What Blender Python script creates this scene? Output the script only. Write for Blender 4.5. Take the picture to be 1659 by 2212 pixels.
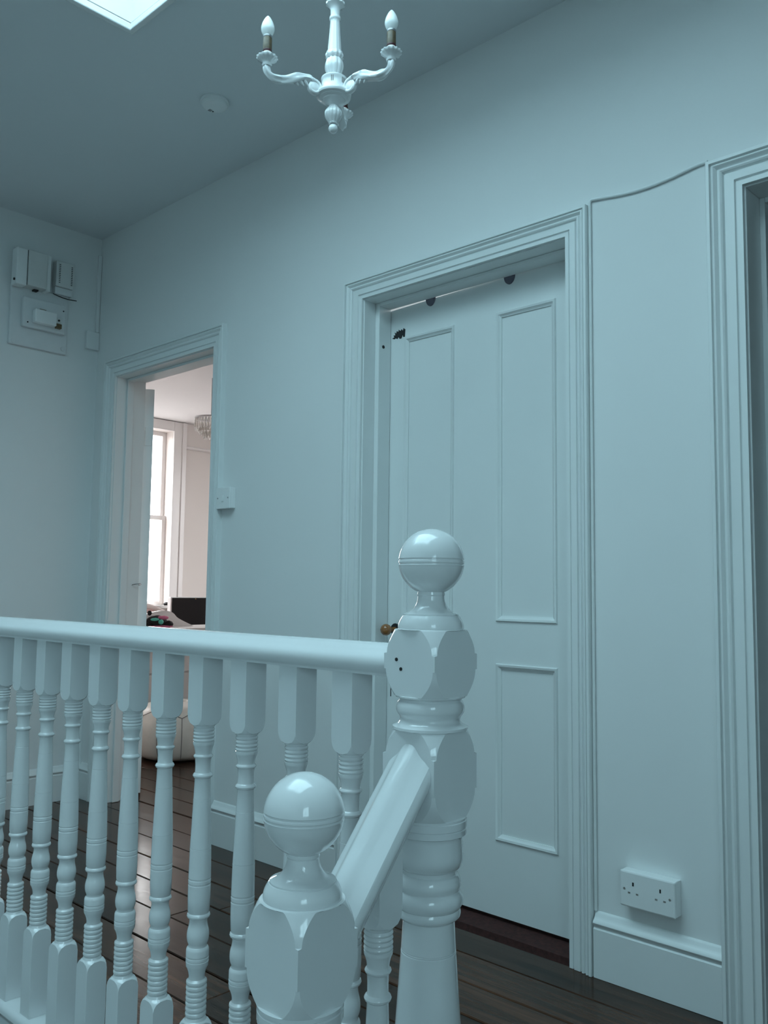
import bpy, bmesh, math, random
from mathutils import Vector, Matrix
random.seed(7)
for o in list(bpy.data.objects): bpy.data.objects.remove(o)
S = bpy.context.scene
COL = S.collection
PI = math.pi

# ------------------------------------------------------------------ camera
cam_d = bpy.data.cameras.new('camera'); cam = bpy.data.objects.new('camera', cam_d); COL.objects.link(cam)
cam_d.sensor_fit = 'VERTICAL'; cam_d.sensor_height = 36.0; cam_d.sensor_width = 27.0
cam_d.lens = 1898.27 / 2212 * 36.0
cam_d.clip_start = 0.02; cam_d.clip_end = 200
R_right = Vector((0.72867547, 0.68474892, 0.01228711))
R_up = Vector((0.05189966, -0.07310073, 0.99597325))
R_fwd = Vector((-0.6828898, 0.72510358, 0.08880494))
mt = Matrix(((R_right.x, R_up.x, -R_fwd.x, 0), (R_right.y, R_up.y, -R_fwd.y, 0), (R_right.z, R_up.z, -R_fwd.z, 1.0), (0, 0, 0, 1)))
cam.matrix_world = mt
S.camera = cam

# ------------------------------------------------------------------ exposure, world, daylight
S.view_settings.view_transform = 'Standard'
S.view_settings.look = 'None'
S.view_settings.gamma = 1.0
S.view_settings.use_curve_mapping = False
S.view_settings.exposure = 0.0
W = bpy.data.worlds.new('overcast_sky'); S.world = W; W.use_nodes = True
bg = W.node_tree.nodes['Background']
bg.inputs[1].default_value = 13.0
# overcast sky above the horizon, darker street and gardens below it
_tc = W.node_tree.nodes.new('ShaderNodeTexCoord'); _sp = W.node_tree.nodes.new('ShaderNodeSeparateXYZ'); _rp = W.node_tree.nodes.new('ShaderNodeValToRGB')
W.node_tree.links.new(_tc.outputs['Generated'], _sp.inputs[0]); W.node_tree.links.new(_sp.outputs['Z'], _rp.inputs[0]); W.node_tree.links.new(_rp.outputs[0], bg.inputs[0])
_rp.color_ramp.elements[0].position = 0.0; _rp.color_ramp.elements[0].color = (0.22, 0.22, 0.22, 1)
_rp.color_ramp.elements[1].position = 0.04; _rp.color_ramp.elements[1].color = (0.97, 0.99, 1.0, 1)

SKY_TINT = (0.497, 0.621, 0.658, 1)   # per glass face
CEIL = 2.748
# skylight opening in the ceiling
KX0, KX1, KY0, KY1 = -2.386, -0.40, -0.30, 1.347
KZ = 3.08

def portal(name, loc, rot, sx, sy):
    l = bpy.data.lights.new(name, 'AREA'); l.shape = 'RECTANGLE'; l.size = sx; l.size_y = sy; l.energy = 1
    l.cycles.is_portal = True
    o = bpy.data.objects.new(name, l); o.location = loc; o.rotation_euler = rot; COL.objects.link(o)
portal('skylight_portal', ((KX0+KX1)/2, (KY0+KY1)/2, KZ+0.06), (0, 0, 0), KX1-KX0, KY1-KY0)
portal('added_window_portal', (1.27, -0.85, 1.575), (0, PI/2, 0), 1.15, 1.0)  # for the added fill window
portal('sash_portal', (-8.14, 4.61, 1.71), (0, -PI/2, 0), 1.9, 1.0)
portal('sash_portal', (-8.14, 3.11, 1.71), (0, -PI/2, 0), 1.9, 1.0)  # for the added hidden sash

portal('sash_portal', (-6.1, 6.75, 1.7), (-PI/2, 0, 0), 1.2, 1.8)  # for the added far-wall window

# ------------------------------------------------------------------ materials
def mat(name, col, rough=0.5, var=0.04, scale=6.0, bump=0.0, bscale=60.0, metal=0.0, coat=0.0, objrand=0.0, spec=0.5):
    m = bpy.data.materials.new(name); m.use_nodes = True
    nt = m.node_tree; b = nt.nodes['Principled BSDF']
    tc = nt.nodes.new('ShaderNodeTexCoord'); n = nt.nodes.new('ShaderNodeTexNoise')
    n.inputs['Scale'].default_value = scale; n.inputs['Detail'].default_value = 4
    nt.links.new(tc.outputs['Object'], n.inputs['Vector'])
    r = nt.nodes.new('ShaderNodeValToRGB')
    lo = [max(0, c*(1-var)) for c in col]; hi = [min(1, c*(1+var)) for c in col]
    r.color_ramp.elements[0].position = 0.3; r.color_ramp.elements[1].position = 0.7
    r.color_ramp.elements[0].color = (*lo, 1); r.color_ramp.elements[1].color = (*hi, 1)
    nt.links.new(n.outputs['Fac'], r.inputs['Fac'])
    nt.links.new(r.outputs['Color'], b.inputs['Base Color'])
    b.inputs['Roughness'].default_value = rough; b.inputs['Metallic'].default_value = metal
    b.inputs['Coat Weight'].default_value = coat; b.inputs['Specular IOR Level'].default_value = spec
    if bump > 0:
        n2 = nt.nodes.new('ShaderNodeTexNoise'); n2.inputs['Scale'].default_value = bscale; n2.inputs['Detail'].default_value = 5
        nt.links.new(tc.outputs['Object'], n2.inputs['Vector'])
        bp = nt.nodes.new('ShaderNodeBump'); bp.inputs['Strength'].default_value = bump; bp.inputs['Distance'].default_value = 0.002
        nt.links.new(n2.outputs['Fac'], bp.inputs['Height']); nt.links.new(bp.outputs['Normal'], b.inputs['Normal'])
    return m

def wood_mat():
    m = bpy.data.materials.new('dark_floorboard'); m.use_nodes = True
    nt = m.node_tree; b = nt.nodes['Principled BSDF']
    tc = nt.nodes.new('ShaderNodeTexCoord'); mp = nt.nodes.new('ShaderNodeMapping'); oi = nt.nodes.new('ShaderNodeObjectInfo')
    mp.inputs['Scale'].default_value = (1.5, 26, 10)
    nt.links.new(tc.outputs['Object'], mp.inputs['Vector'])
    sc = nt.nodes.new('ShaderNodeVectorMath'); sc.operation = 'SCALE'; sc.inputs[0].default_value = (37, 11, 5)
    nt.links.new(oi.outputs['Random'], sc.inputs['Scale']); nt.links.new(sc.outputs[0], mp.inputs['Location'])
    n = nt.nodes.new('ShaderNodeTexNoise'); n.inputs['Scale'].default_value = 1.6; n.inputs['Detail'].default_value = 7; n.inputs['Roughness'].default_value = 0.65
    nt.links.new(mp.outputs[0], n.inputs['Vector'])
    r = nt.nodes.new('ShaderNodeValToRGB')
    r.color_ramp.elements[0].position = 0.32; r.color_ramp.elements[1].position = 0.72
    r.color_ramp.elements[0].color = (0.016, 0.0085, 0.005, 1); r.color_ramp.elements[1].color = (0.095, 0.042, 0.024, 1)
    nt.links.new(n.outputs['Fac'], r.inputs['Fac'])
    hs = nt.nodes.new('ShaderNodeHueSaturation')
    mr = nt.nodes.new('ShaderNodeMapRange'); mr.inputs['To Min'].default_value = 0.6; mr.inputs['To Max'].default_value = 1.35
    nt.links.new(oi.outputs['Random'], mr.inputs['Value']); nt.links.new(mr.outputs[0], hs.inputs['Value'])
    nt.links.new(r.outputs['Color'], hs.inputs['Color']); nt.links.new(hs.outputs[0], b.inputs['Base Color'])
    n2 = nt.nodes.new('ShaderNodeTexNoise'); n2.inputs['Scale'].default_value = 5; n2.inputs['Detail'].default_value = 6
    nt.links.new(tc.outputs['Object'], n2.inputs['Vector'])
    m2 = nt.nodes.new('ShaderNodeMapRange'); m2.inputs['To Min'].default_value = 0.06; m2.inputs['To Max'].default_value = 0.26
    b.inputs['Specular IOR Level'].default_value = 0.26
    nt.links.new(n2.outputs['Fac'], m2.inputs['Value']); nt.links.new(m2.outputs[0], b.inputs['Roughness'])
    bp = nt.nodes.new('ShaderNodeBump'); bp.inputs['Strength'].default_value = 0.16; bp.inputs['Distance'].default_value = 0.002
    nt.links.new(n.outputs['Fac'], bp.inputs['Height']); nt.links.new(bp.outputs['Normal'], b.inputs['Normal'])
    return m

def pane_mat(name, tint, gloss):
    m = bpy.data.materials.new(name); m.use_nodes = True
    nt = m.node_tree
    for n in list(nt.nodes): nt.nodes.remove(n)
    out = nt.nodes.new('ShaderNodeOutputMaterial'); t = nt.nodes.new('ShaderNodeBsdfTransparent'); g = nt.nodes.new('ShaderNodeBsdfGlossy')
    mx = nt.nodes.new('ShaderNodeMixShader'); mx.inputs[0].default_value = gloss
    t.inputs[0].default_value = tint; g.inputs['Roughness'].default_value = 0.03
    nt.links.new(t.outputs[0], mx.inputs[1]); nt.links.new(g.outputs[0], mx.inputs[2]); nt.links.new(mx.outputs[0], out.inputs[0])
    return m

def frosted_mat():
    m = mat('frosted_bulb_glass', (0.86, 0.90, 0.90), 0.25, 0.01)
    b = m.node_tree.nodes['Principled BSDF']; b.inputs['Subsurface Weight'].default_value = 0.3
    b.inputs['Subsurface Radius'].default_value = (0.01, 0.01, 0.01)
    return m

def crystal_mat():
    m = bpy.data.materials.new('cut_crystal'); m.use_nodes = True
    b = m.node_tree.nodes['Principled BSDF']; b.inputs['Transmission Weight'].default_value = 0.9
    b.inputs['Roughness'].default_value = 0.03; b.inputs['IOR'].default_value = 1.5
    n = m.node_tree.nodes.new('ShaderNodeTexNoise'); n.inputs['Scale'].default_value = 90
    r = m.node_tree.nodes.new('ShaderNodeValToRGB'); r.color_ramp.elements[0].color = (0.7, 0.66, 0.6, 1); r.color_ramp.elements[1].color = (1, 1, 1, 1)
    m.node_tree.links.new(n.outputs['Fac'], r.inputs[0]); m.node_tree.links.new(r.outputs[0], b.inputs['Base Color'])
    return m

M = dict(
    wall=mat('white_emulsion', (0.80, 0.82, 0.82), 0.75, 0.015, 1.2, 0.12, 45, spec=0.3),
    ceil=mat('white_ceiling_emulsion', (0.76, 0.79, 0.81), 0.85, 0.015, 1.0, 0.05, 50, spec=0.2),
    gloss=mat('white_gloss_paint', (0.80, 0.82, 0.83), 0.10, 0.012, 9, 0.05, 22, coat=0.45),
    satin=mat('white_satin_joinery', (0.80, 0.83, 0.83), 0.38, 0.012, 5, 0.08, 40),
    plastic=mat('white_plastic', (0.86, 0.88, 0.88), 0.35, 0.01, 20),
    painted_board=mat('painted_chipboard', (0.74, 0.76, 0.77), 0.6, 0.03, 12, 0.2, 60),
    grey_cover=mat('aged_grey_white_cover', (0.70, 0.71, 0.70), 0.45, 0.05, 9),
    dark=mat('black_recess', (0.012, 0.012, 0.014), 0.6, 0.1, 30),
    brown=mat('brown_bakelite', (0.16, 0.11, 0.05), 0.4, 0.2, 60),
    brass=mat('aged_brass', (0.55, 0.33, 0.12), 0.28, 0.25, 40, metal=0.9),
    knobwood=mat('varnished_brown_knob', (0.30, 0.125, 0.04), 0.2, 0.15, 30, coat=0.5),
    sleeve=mat('browned_brass_lampholder', (0.085, 0.06, 0.03), 0.45, 0.35, 120),
    redband=mat('dark_red_band', (0.05, 0.008, 0.012), 0.4, 0.1, 30),
    wax=mat('cream_card_candle', (0.66, 0.60, 0.56), 0.6, 0.03, 30),
    steel=mat('dull_steel', (0.42, 0.42, 0.44), 0.35, 0.05, 30, metal=0.9),
    bedwall=mat('warm_white_emulsion', (0.76, 0.71, 0.68), 0.8, 0.015, 1.5, 0.06, 50, spec=0.3),
    bedceil=mat('bedroom_ceiling_white', (0.82, 0.80, 0.80), 0.85, 0.01, 1.5),
    leather=mat('white_stitched_leather', (0.74, 0.70, 0.64), 0.38, 0.05, 14, 0.3, 60),
    stitch=mat('grey_stitching', (0.25, 0.23, 0.22), 0.7, 0.1, 60),
    furn=mat('white_lacquer', (0.80, 0.77, 0.76), 0.3, 0.01, 6),
    screen=mat('black_screen_glass', (0.006, 0.006, 0.008), 0.25, 0.1, 10),
    tv_lit_edge=mat('window_lit_television_edge', (0.85, 0.87, 0.88), 0.3, 0.01, 10),  # window light on the television's edge put into a pale colour
    pink=mat('pale_pink_fabric', (0.78, 0.52, 0.48), 0.85, 0.14, 45, 0.4, 90),
    blackplush=mat('black_plush', (0.014, 0.012, 0.014), 0.9, 0.3, 60, 0.5, 200),
    hotpink=mat('rose_pink_felt', (0.62, 0.17, 0.30), 0.85, 0.1, 60),
    teal=mat('teal_ribbon', (0.10, 0.52, 0.42), 0.6, 0.08, 60),
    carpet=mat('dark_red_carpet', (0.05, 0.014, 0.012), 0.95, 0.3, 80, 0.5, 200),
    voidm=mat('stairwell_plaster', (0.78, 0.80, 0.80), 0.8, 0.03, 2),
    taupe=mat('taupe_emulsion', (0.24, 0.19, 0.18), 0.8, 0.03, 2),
    wood=wood_mat(),
    skypane=pane_mat('skylight_tinted_glazing', SKY_TINT, 0.04),
    pane=pane_mat('clear_window_glass', (0.98, 0.98, 0.98, 1), 0.05),
    bulb=frosted_mat(), crystal=crystal_mat(),
)

# ------------------------------------------------------------------ mesh helpers
def link(name, me, parent=None, loc=None):
    o = bpy.data.objects.new(name, me); COL.objects.link(o)
    if parent is not None: o.parent = parent
    if loc is not None: o.location = loc
    return o

def tag(o, label=None, cat=None, group=None, kind=None):
    if label: o['label'] = label
    if cat: o['category'] = cat
    if group: o['group'] = group
    if kind: o['kind'] = kind
    return o

def empty(name, loc=(0, 0, 0), rz=0.0, parent=None):
    o = bpy.data.objects.new(name, None); o.empty_display_size = 0.05
    o.location = loc; o.rotation_euler = (0, 0, rz); COL.objects.link(o)
    if parent is not None: o.parent = parent
    return o

def build(name, bm, m, parent=None, loc=None, smooth=None):
    bmesh.ops.recalc_face_normals(bm, faces=bm.faces[:])
    me = bpy.data.meshes.new(name); bm.to_mesh(me); bm.free()
    if smooth is not None:
        for p in me.polygons: p.use_smooth = True
        me.set_sharp_from_angle(angle=math.radians(smooth))
    me.materials.append(m)
    return link(name, me, parent, loc)

def box(bm, x0, x1, y0, y1, z0, z1, bev=0.0):
    t = bmesh.new()
    vs = [t.verts.new((x, y, z)) for x in (x0, x1) for y in (y0, y1) for z in (z0, z1)]
    for f in ((0, 1, 3, 2), (4, 6, 7, 5), (0, 4, 5, 1), (2, 3, 7, 6), (0, 2, 6, 4), (1, 5, 7, 3)):
        t.faces.new([vs[i] for i in f])
    if bev > 0:
        bmesh.ops.bevel(t, geom=t.edges[:] + t.verts[:], offset=bev, segments=2, affect='EDGES', profile=0.5)
    merge(bm, t)

def merge(bm, t, mtx=None):
    mp = {}
    for v in t.verts:
        mp[v] = bm.verts.new(mtx @ v.co if mtx else v.co)
    for f in t.faces:
        try: bm.faces.new([mp[v] for v in f.verts])
        except ValueError: pass
    t.free()

def bx(name, m, parent, x0, x1, y0, y1, z0, z1, bev=0.0):
    bm = bmesh.new(); box(bm, x0, x1, y0, y1, z0, z1, bev)
    return build(name, bm, m, parent)

def lathe(bm, prof, n=32, center=(0, 0, 0), mod=None, cap=True):
    """prof: (z, r) or (z, r, a): radius clipped to a square of half side a"""
    rings = []
    squared = any(len(p) > 2 for p in prof)
    m = max(2, n//16); q = max(4, 2*(n//16)); last = 0.5
    if squared: n = 4*(2*m+q)
    for p in prof:
        z, r = p[0], p[1]; a = p[2] if len(p) > 2 else None
        ring = []
        if squared:                       # put vertices exactly where flat faces meet the turned corners
            if a: tc = 0.03 if r <= a else min(0.775, max(0.03, math.acos(a/r)))
            else: tc = PI/4*(2*m)/(2*m+q)
            offs = [tc*j/m for j in range(-m, m+1)] + [tc+(PI/2-2*tc)*j/q for j in range(1, q)]
            angs = [f*PI/2+o for f in range(4) for o in offs]
        else: angs = [2*PI*i/n for i in range(n)]
        for t in angs:
            rr = r
            if a: rr = min(r, a/max(abs(math.cos(t)), abs(math.sin(t))))
            if mod: rr *= mod(z, t)
            ring.append(bm.verts.new((center[0]+rr*math.cos(t), center[1]+rr*math.sin(t), center[2]+z)))
        rings.append(ring)
    for A, B in zip(rings, rings[1:]):
        for i in range(n):
            bm.faces.new((A[i], A[(i+1) % n], B[(i+1) % n], B[i]))
    if cap:
        bm.faces.new(rings[0]); bm.faces.new(rings[-1])

def arc_prof(pts, sub=4):
    """Catmull-Rom smoothing of an (z, r) list"""
    out = []
    n = len(pts)
    for i in range(n-1):
        p0 = pts[max(i-1, 0)]; p1 = pts[i]; p2 = pts[i+1]; p3 = pts[min(i+2, n-1)]
        for k in range(sub):
            t = k/sub
            out.append(tuple(0.5*((2*b)+(-a+c)*t+(2*a-5*b+4*c-d)*t*t+(-a+3*b-3*c+d)*t**3) for a, b, c, d in zip(p0, p1, p2, p3)))
    out.append(tuple(pts[-1]))
    return out

def extrude_prof(bm, prof, axis, a0, a1, shear=None):
    """closed profile extruded between a0 and a1 along axis 'x' or 'y'"""
    def P(u, w, a):
        if axis == 'x': return (a, u, w)
        return (u, a, w)
    A = [bm.verts.new(P(u, w + (shear(a0) if shear else 0), a0)) for u, w in prof]
    B = [bm.verts.new(P(u, w + (shear(a1) if shear else 0), a1)) for u, w in prof]
    n = len(prof)
    for i in range(n):
        bm.faces.new((A[i], A[(i+1) % n], B[(i+1) % n], B[i]))
    bm.faces.new(A); bm.faces.new(B)

def tube(bm, path, rad, n=10, mod=None, flat=1.0):
    """path of Vectors; rad float or list"""
    rings = []; prev = None
    for i, p in enumerate(path):
        t = (path[min(i+1, len(path)-1)] - path[max(i-1, 0)]).normalized()
        if prev is None:
            ref = Vector((0, 0, 1)) if abs(t.z) < 0.9 else Vector((1, 0, 0))
            u = t.cross(ref).normalized()
        else:
            u = (prev - t*prev.dot(t)).normalized()
        prev = u; v = t.cross(u)
        r = rad[i] if isinstance(rad, (list, tuple)) else rad
        ring = []
        for k in range(n):
            a = 2*PI*k/n
            rr = r*(mod(i/(len(path)-1), a) if mod else 1)
            ring.append(bm.verts.new(p + u*(rr*math.cos(a)*flat) + v*(rr*math.sin(a))))
        rings.append(ring)
    for A, B in zip(rings, rings[1:]):
        for i in range(n):
            bm.faces.new((A[i], A[(i+1) % n], B[(i+1) % n], B[i]))
    bm.faces.new(rings[0]); bm.faces.new(rings[-1])

def cyl(name, m, parent, c, r, h, axis='z', n=24, bev=0.0, smooth=40):
    bm = bmesh.new()
    b = bev
    prof = [(-h/2, r-b), (-h/2+b, r), (h/2-b, r), (h/2, r-b)] if b > 0 else [(-h/2, r), (h/2, r)]
    lathe(bm, prof, n)
    rot = {'z': Matrix.Identity(4), 'y': Matrix.Rotation(PI/2, 4, 'X'), 'x': Matrix.Rotation(PI/2, 4, 'Y')}[axis]
    bmesh.ops.transform(bm, matrix=Matrix.Translation(Vector(c)) @ rot, verts=bm.verts[:])
    return build(name, bm, m, parent, smooth=smooth)

# ================================================================== STRUCTURE
WY = 2.147           # face of the long wall with the doors
WT = 0.12
LX = -4.004          # face of the short wall with the fuse boxes
# openings of the long wall: (x0, x1, top)
OPA = (-3.80, -3.005, 2.012)
OPB = (-2.130, -1.308, 2.022)
OPC = (-0.800, 0.02, 2.015)

bm = bmesh.new()
xs = [LX-0.15, OPA[0], OPA[1], OPB[0], OPB[1], OPC[0], OPC[1], 1.25]
box(bm, xs[0], xs[1], WY, WY+WT, -2.7, CEIL+0.1)
box(bm, xs[2], xs[3], WY, WY+WT, -2.7, CEIL+0.1)
box(bm, xs[4], xs[5], WY, WY+WT, -2.7, CEIL+0.1)
box(bm, xs[6], xs[7], WY, WY+WT, -2.7, CEIL+0.1)
for o in (OPA, OPB, OPC):
    box(bm, o[0], o[1], WY, WY+WT, o[2], CEIL+0.1)
    box(bm, o[0], o[1], WY, WY+WT, -2.7, -0.02)
tag(build('wall_back', bm, M['wall']), 'long white landing wall holding the three doors', kind='structure')
tag(bx('wall_left', M['wall'], None, LX-0.15, LX, -1.7, WY, -2.7, CEIL+0.1), 'short white wall carrying the fuse boxes', kind='structure')
bm = bmesh.new()
HY0, HY1, HZ0, HZ1 = -1.35, -0.35, 1.0, 2.15
box(bm, 1.15, 1.25, -1.7, HY0, -2.7, CEIL+0.1); box(bm, 1.15, 1.25, HY1, WY, -2.7, CEIL+0.1)
box(bm, 1.15, 1.25, HY0, HY1, -2.7, HZ0); box(bm, 1.15, 1.25, HY0, HY1, HZ1, CEIL+0.1)
tag(build('wall_right', bm, M['wall']), 'white wall closing the landing behind the viewpoint on the right', kind='structure')
tag(bx('wall_front', M['wall'], None, LX, 1.15, -1.7, -1.6, -2.7, CEIL+0.1), 'white stairwell wall behind the viewpoint', kind='structure')

# ceiling with the skylight hole
bm = bmesh.new()
T = CEIL+0.1
hx0, hx1, hy0, hy1 = KX0-0.0115, KX1+0.0115, KY0-0.0115, KY1+0.0115
box(bm, LX, hx0, -1.6, WY, CEIL, T); box(bm, hx1, 1.15, -1.6, WY, CEIL, T)
box(bm, hx0, hx1, -1.6, hy0, CEIL, T); box(bm, hx0, hx1, hy1, WY, CEIL, T)
tag(build('ceiling', bm, M['ceil']), 'flat white landing ceiling with a skylight opening', kind='structure')

# skylight: shaft, trim, glazing bars and tinted pane
w1 = tag(empty('window_1', (0, 0, 0)), 'square skylight in the landing ceiling', kind='structure')
bm = bmesh.new()
s = 0.011
box(bm, KX0-s, KX0, KY0-s, KY1+s, CEIL-0.0, KZ+0.03); box(bm, KX1, KX1+s, KY0-s, KY1+s, CEIL, KZ+0.03)
box(bm, KX0, KX1, KY0-s, KY0, CEIL, KZ+0.03); box(bm, KX0, KX1, KY1, KY1+s, CEIL, KZ+0.03)
build('shaft_lining', bm, M['gloss'], w1)
for (x0, x1, y0, y1) in ((KX0, KX1, KY1-0.0015, KY1-0.0005), (KX0+0.0005, KX0+0.0015, KY0, KY1)):
    bx('gap_shade_strip', M['stitch'], w1, x0, x1, y0, y1, CEIL+0.013, CEIL+0.019)  # grey strip puts the shade of the trim gap into colour
for (x0, x1, y0, y1) in ((KX0-0.012, KX1+0.012, KY1-0.008, KY1+0.012), (KX0-0.012, KX0+0.008, KY0, KY1), (KX1-0.008, KX1+0.012, KY0, KY1), (KX0-0.012, KX1+0.012, KY0-0.012, KY0+0.008)):
    bx('trim', M['gloss'], w1, x0, x1, y0, y1, CEIL-0.012, CEIL+0.012, 0.004)
bx('glazing_frame', M['satin'], w1, KX0-s, KX0+0.05, KY0, KY1, KZ, KZ+0.04)
bx('glazing_frame', M['satin'], w1, KX1-0.05, KX1+s, KY0, KY1, KZ, KZ+0.04)
bx('glazing_frame', M['satin'], w1, KX0+0.05, KX1-0.05, KY0-s, KY0+0.05, KZ, KZ+0.04)
bx('glazing_frame', M['satin'], w1, KX0+0.05, KX1-0.05, KY1-0.05, KY1+s, KZ, KZ+0.04)
bx('pane', M['skypane'], w1, KX0, KX1, KY0, KY1, KZ+0.042, KZ+0.046)

w5 = tag(empty('window_5', (0, 0, 0)), 'added stair window for soft fill light, unseen on the right', kind='structure')  # unseen window added for soft fill on the newel posts
for a, b in ((HY0, HY0+0.05), (-0.87, -0.83), (HY1-0.05, HY1)): bx('stile', M['gloss'], w5, 1.18, 1.22, a, b, HZ0, HZ1)
for a, b in ((HZ0, HZ0+0.06), (HZ1-0.05, HZ1)): bx('rail', M['gloss'], w5, 1.175, 1.225, HY0, HY1, a, b)
bx('pane', M['skypane'], w5, 1.198, 1.202, HY0, HY1, HZ0, HZ1)
# landing floor: boards are separate planks
fl = tag(empty('floor', (0, 0, 0)), 'dark glossy floorboards of the landing running along the long wall', kind='structure')
bx('subfloor', M['dark'], fl, LX, 1.15, 0.93, WY+WT+0.001, -0.16, -0.024)
FY = [0.872, 1.012, 1.155, 1.298, 1.441, 1.587, 1.73, 1.87, 2.013, 2.147]
BW = 0.0022
def plank(parent, x0, x1, y0, y1, z=0.0, m=None):
    bm = bmesh.new()
    b = 0.0025
    lo = [(x0, y0), (x1, y0), (x1, y1), (x0, y1)]
    hi = [(x0+b, y0+b), (x1-b, y0+b), (x1-b, y1-b), (x0+b, y1-b)]
    V0 = [bm.verts.new((x-x0, y-y0, -0.022)) for x, y in lo]
    V1 = [bm.verts.new((x-x0, y-y0, -b)) for x, y in lo]
    V2 = [bm.verts.new((x-x0, y-y0, 0)) for x, y in hi]
    for A, B in ((V0, V1), (V1, V2)):
        for i in range(4): bm.faces.new((A[i], A[(i+1) % 4], B[(i+1) % 4], B[i]))
    bm.faces.new(V2)
    return build('floor_board', bm, m or M['wood'], parent, loc=(x0, y0, z+random.uniform(-0.0012, 0.0006)))
def lay(parent, xa, xb, ys):
    for y0, y1 in zip(ys, ys[1:]):
        x = xa; cuts = []
        first = random.uniform(0.6, 2.2)
        while x < xb-0.01:
            nx = min(xb, x + (first if x == xa else random.uniform(1.7, 2.8)))
            if xb-nx < 0.5: nx = xb
            plank(parent, x+0.001, nx-0.001, y0+BW, y1-BW); x = nx
lay(fl, LX+0.001, 1.149, FY)
# boards running on through the door thresholds
for o in (OPA,):
    plank(fl, o[0], o[1], WY, WY+WT+0.035)

# bedroom beyond the left door
BX0, BX1, BY0, BY1 = -7.90, -2.50, WY+WT, 6.6
b_fl = tag(empty('floor.001', (0, 0, 0)), 'dark glossy floorboards of the bedroom through the left doorway', kind='structure')
bx('subfloor', M['dark'], b_fl, BX0, BX1, BY0+0.04, BY1, -0.16, -0.024)
ys = [WY+WT+0.04]
while ys[-1] < BY1-0.2: ys.append(ys[-1]+0.1435)
ys[-1] = BY1
lay(b_fl, BX0, BX1, ys)
# bedroom wall with the sash windows (x = -7.9), two openings, the hidden one added for brightness
WINS = ((4.11, 5.13), (2.60, 3.62))
WZ0, WZ1 = 0.79, 2.64
bm = bmesh.new()
ye = [BY0-0.2, WINS[1][0], WINS[1][1], WINS[0][0], WINS[0][1], BY1+0.1]
for a, b in ((0, 1), (2, 3), (4, 5)): box(bm, BX0-0.3, BX0, ye[a], ye[b], -0.2, CEIL+0.1)
for a, b in WINS:
    box(bm, BX0-0.3, BX0, a, b, -0.2, WZ0); box(bm, BX0-0.3, BX0, a, b, WZ1, CEIL+0.1)
tag(build('wall_bedroom_left', bm, M['bedwall']), 'warm white bedroom wall with tall sash windows', kind='structure')
bm = bmesh.new()
box(bm, BX0, -6.7, BY1, BY1+0.1, -0.2, CEIL+0.1); box(bm, -5.5, BX1+0.05, BY1, BY1+0.1, -0.2, CEIL+0.1)
box(bm, -6.7, -5.5, BY1, BY1+0.1, -0.2, 0.8); box(bm, -6.7, -5.5, BY1, BY1+0.1, 2.6, CEIL+0.1)
tag(build('wall_bedroom_back', bm, M['bedwall']), 'far warm white bedroom wall', kind='structure')
tag(bx('wall_bedroom_right', M['bedwall'], None, BX1, BX1+0.05, BY0+0.001, BY1, -0.2, CEIL+0.1), 'bedroom side wall hidden behind the landing wall', kind='structure')
tag(bx('wall_bedroom_front', M['bedwall'], None, BX0, LX-0.151, BY0-0.1, BY0, -0.2, CEIL+0.1), 'bedroom wall beside the open door', kind='structure')
tag(bx('ceiling_bedroom', M['bedceil'], None, BX0, BX1, BY0, BY1, CEIL, CEIL+0.1), 'bright white bedroom ceiling', kind='structure')
# picture rail
bm = bmesh.new()
extrude_prof(bm, [(BX0, 2.47), (BX0+0.012, 2.472), (BX0+0.022, 2.482), (BX0+0.026, 2.494), (BX0+0.018, 2.50), (BX0+0.014, 2.508), (BX0, 2.51)], 'y', 5.29, BY1)
tag(build('trim_1', bm, M['furn'], smooth=40), 'white picture rail across the bedroom wall right of the window', kind='structure')

def sash(n, y0, y1, lab):
    w = tag(empty('window_%d' % n, (0, 0, 0)), lab, kind='structure')
    X = BX0
    # casing
    for (a, b, c, d) in ((y1, y1+0.15, 0.0, CEIL-0.006), (y0-0.15, y0, 0.0, CEIL-0.006)):
        bm = bmesh.new(); box(bm, X, X+0.03, a, b, c, d, 0.004); box(bm, X+0.03, X+0.042, a+0.10 if a == y1 else a, b if a == y1 else b-0.10, c, d, 0.003)
        build('casing', bm, M['furn'], w)
    bm = bmesh.new(); box(bm, X, X+0.03, y0, y1, WZ1, CEIL-0.006, 0.004); build('casing', bm, M['furn'], w)
    bx('sill', M['furn'], w, X-0.2, X+0.05, y0, y1, WZ0, WZ0+0.03, 0.005)
    zm = 1.73
    for (x, z0, z1) in ((X-0.16, zm-0.02, WZ1), (X-0.12, WZ0+0.03, zm+0.02)):
        f = empty('sash_frame', (0, 0, 0), parent=w)
        bx('stile', M['furn'], f, x, x+0.04, y0, y0+0.045, z0, z1, 0.003)
        bx('stile', M['furn'], f, x, x+0.04, y1-0.045, y1, z0, z1, 0.003)
        bx('rail', M['furn'], f, x, x+0.04, y0+0.045, y1-0.045, z0, z0+0.04, 0.003)
        bx('rail', M['furn'], f, x, x+0.04, y0+0.045, y1-0.045, z1-0.045, z1, 0.003)
        bx('pane', M['pane'], f, x+0.018, x+0.022, y0+0.04, y1-0.04, z0+0.035, z1-0.04)
sash(2, *WINS[0], 'tall white sash window seen through the left doorway')
sash(3, *WINS[1], 'second bedroom sash window added for brightness, hidden by the door leaf')  # unseen window added to bring more daylight into the bedroom

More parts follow.
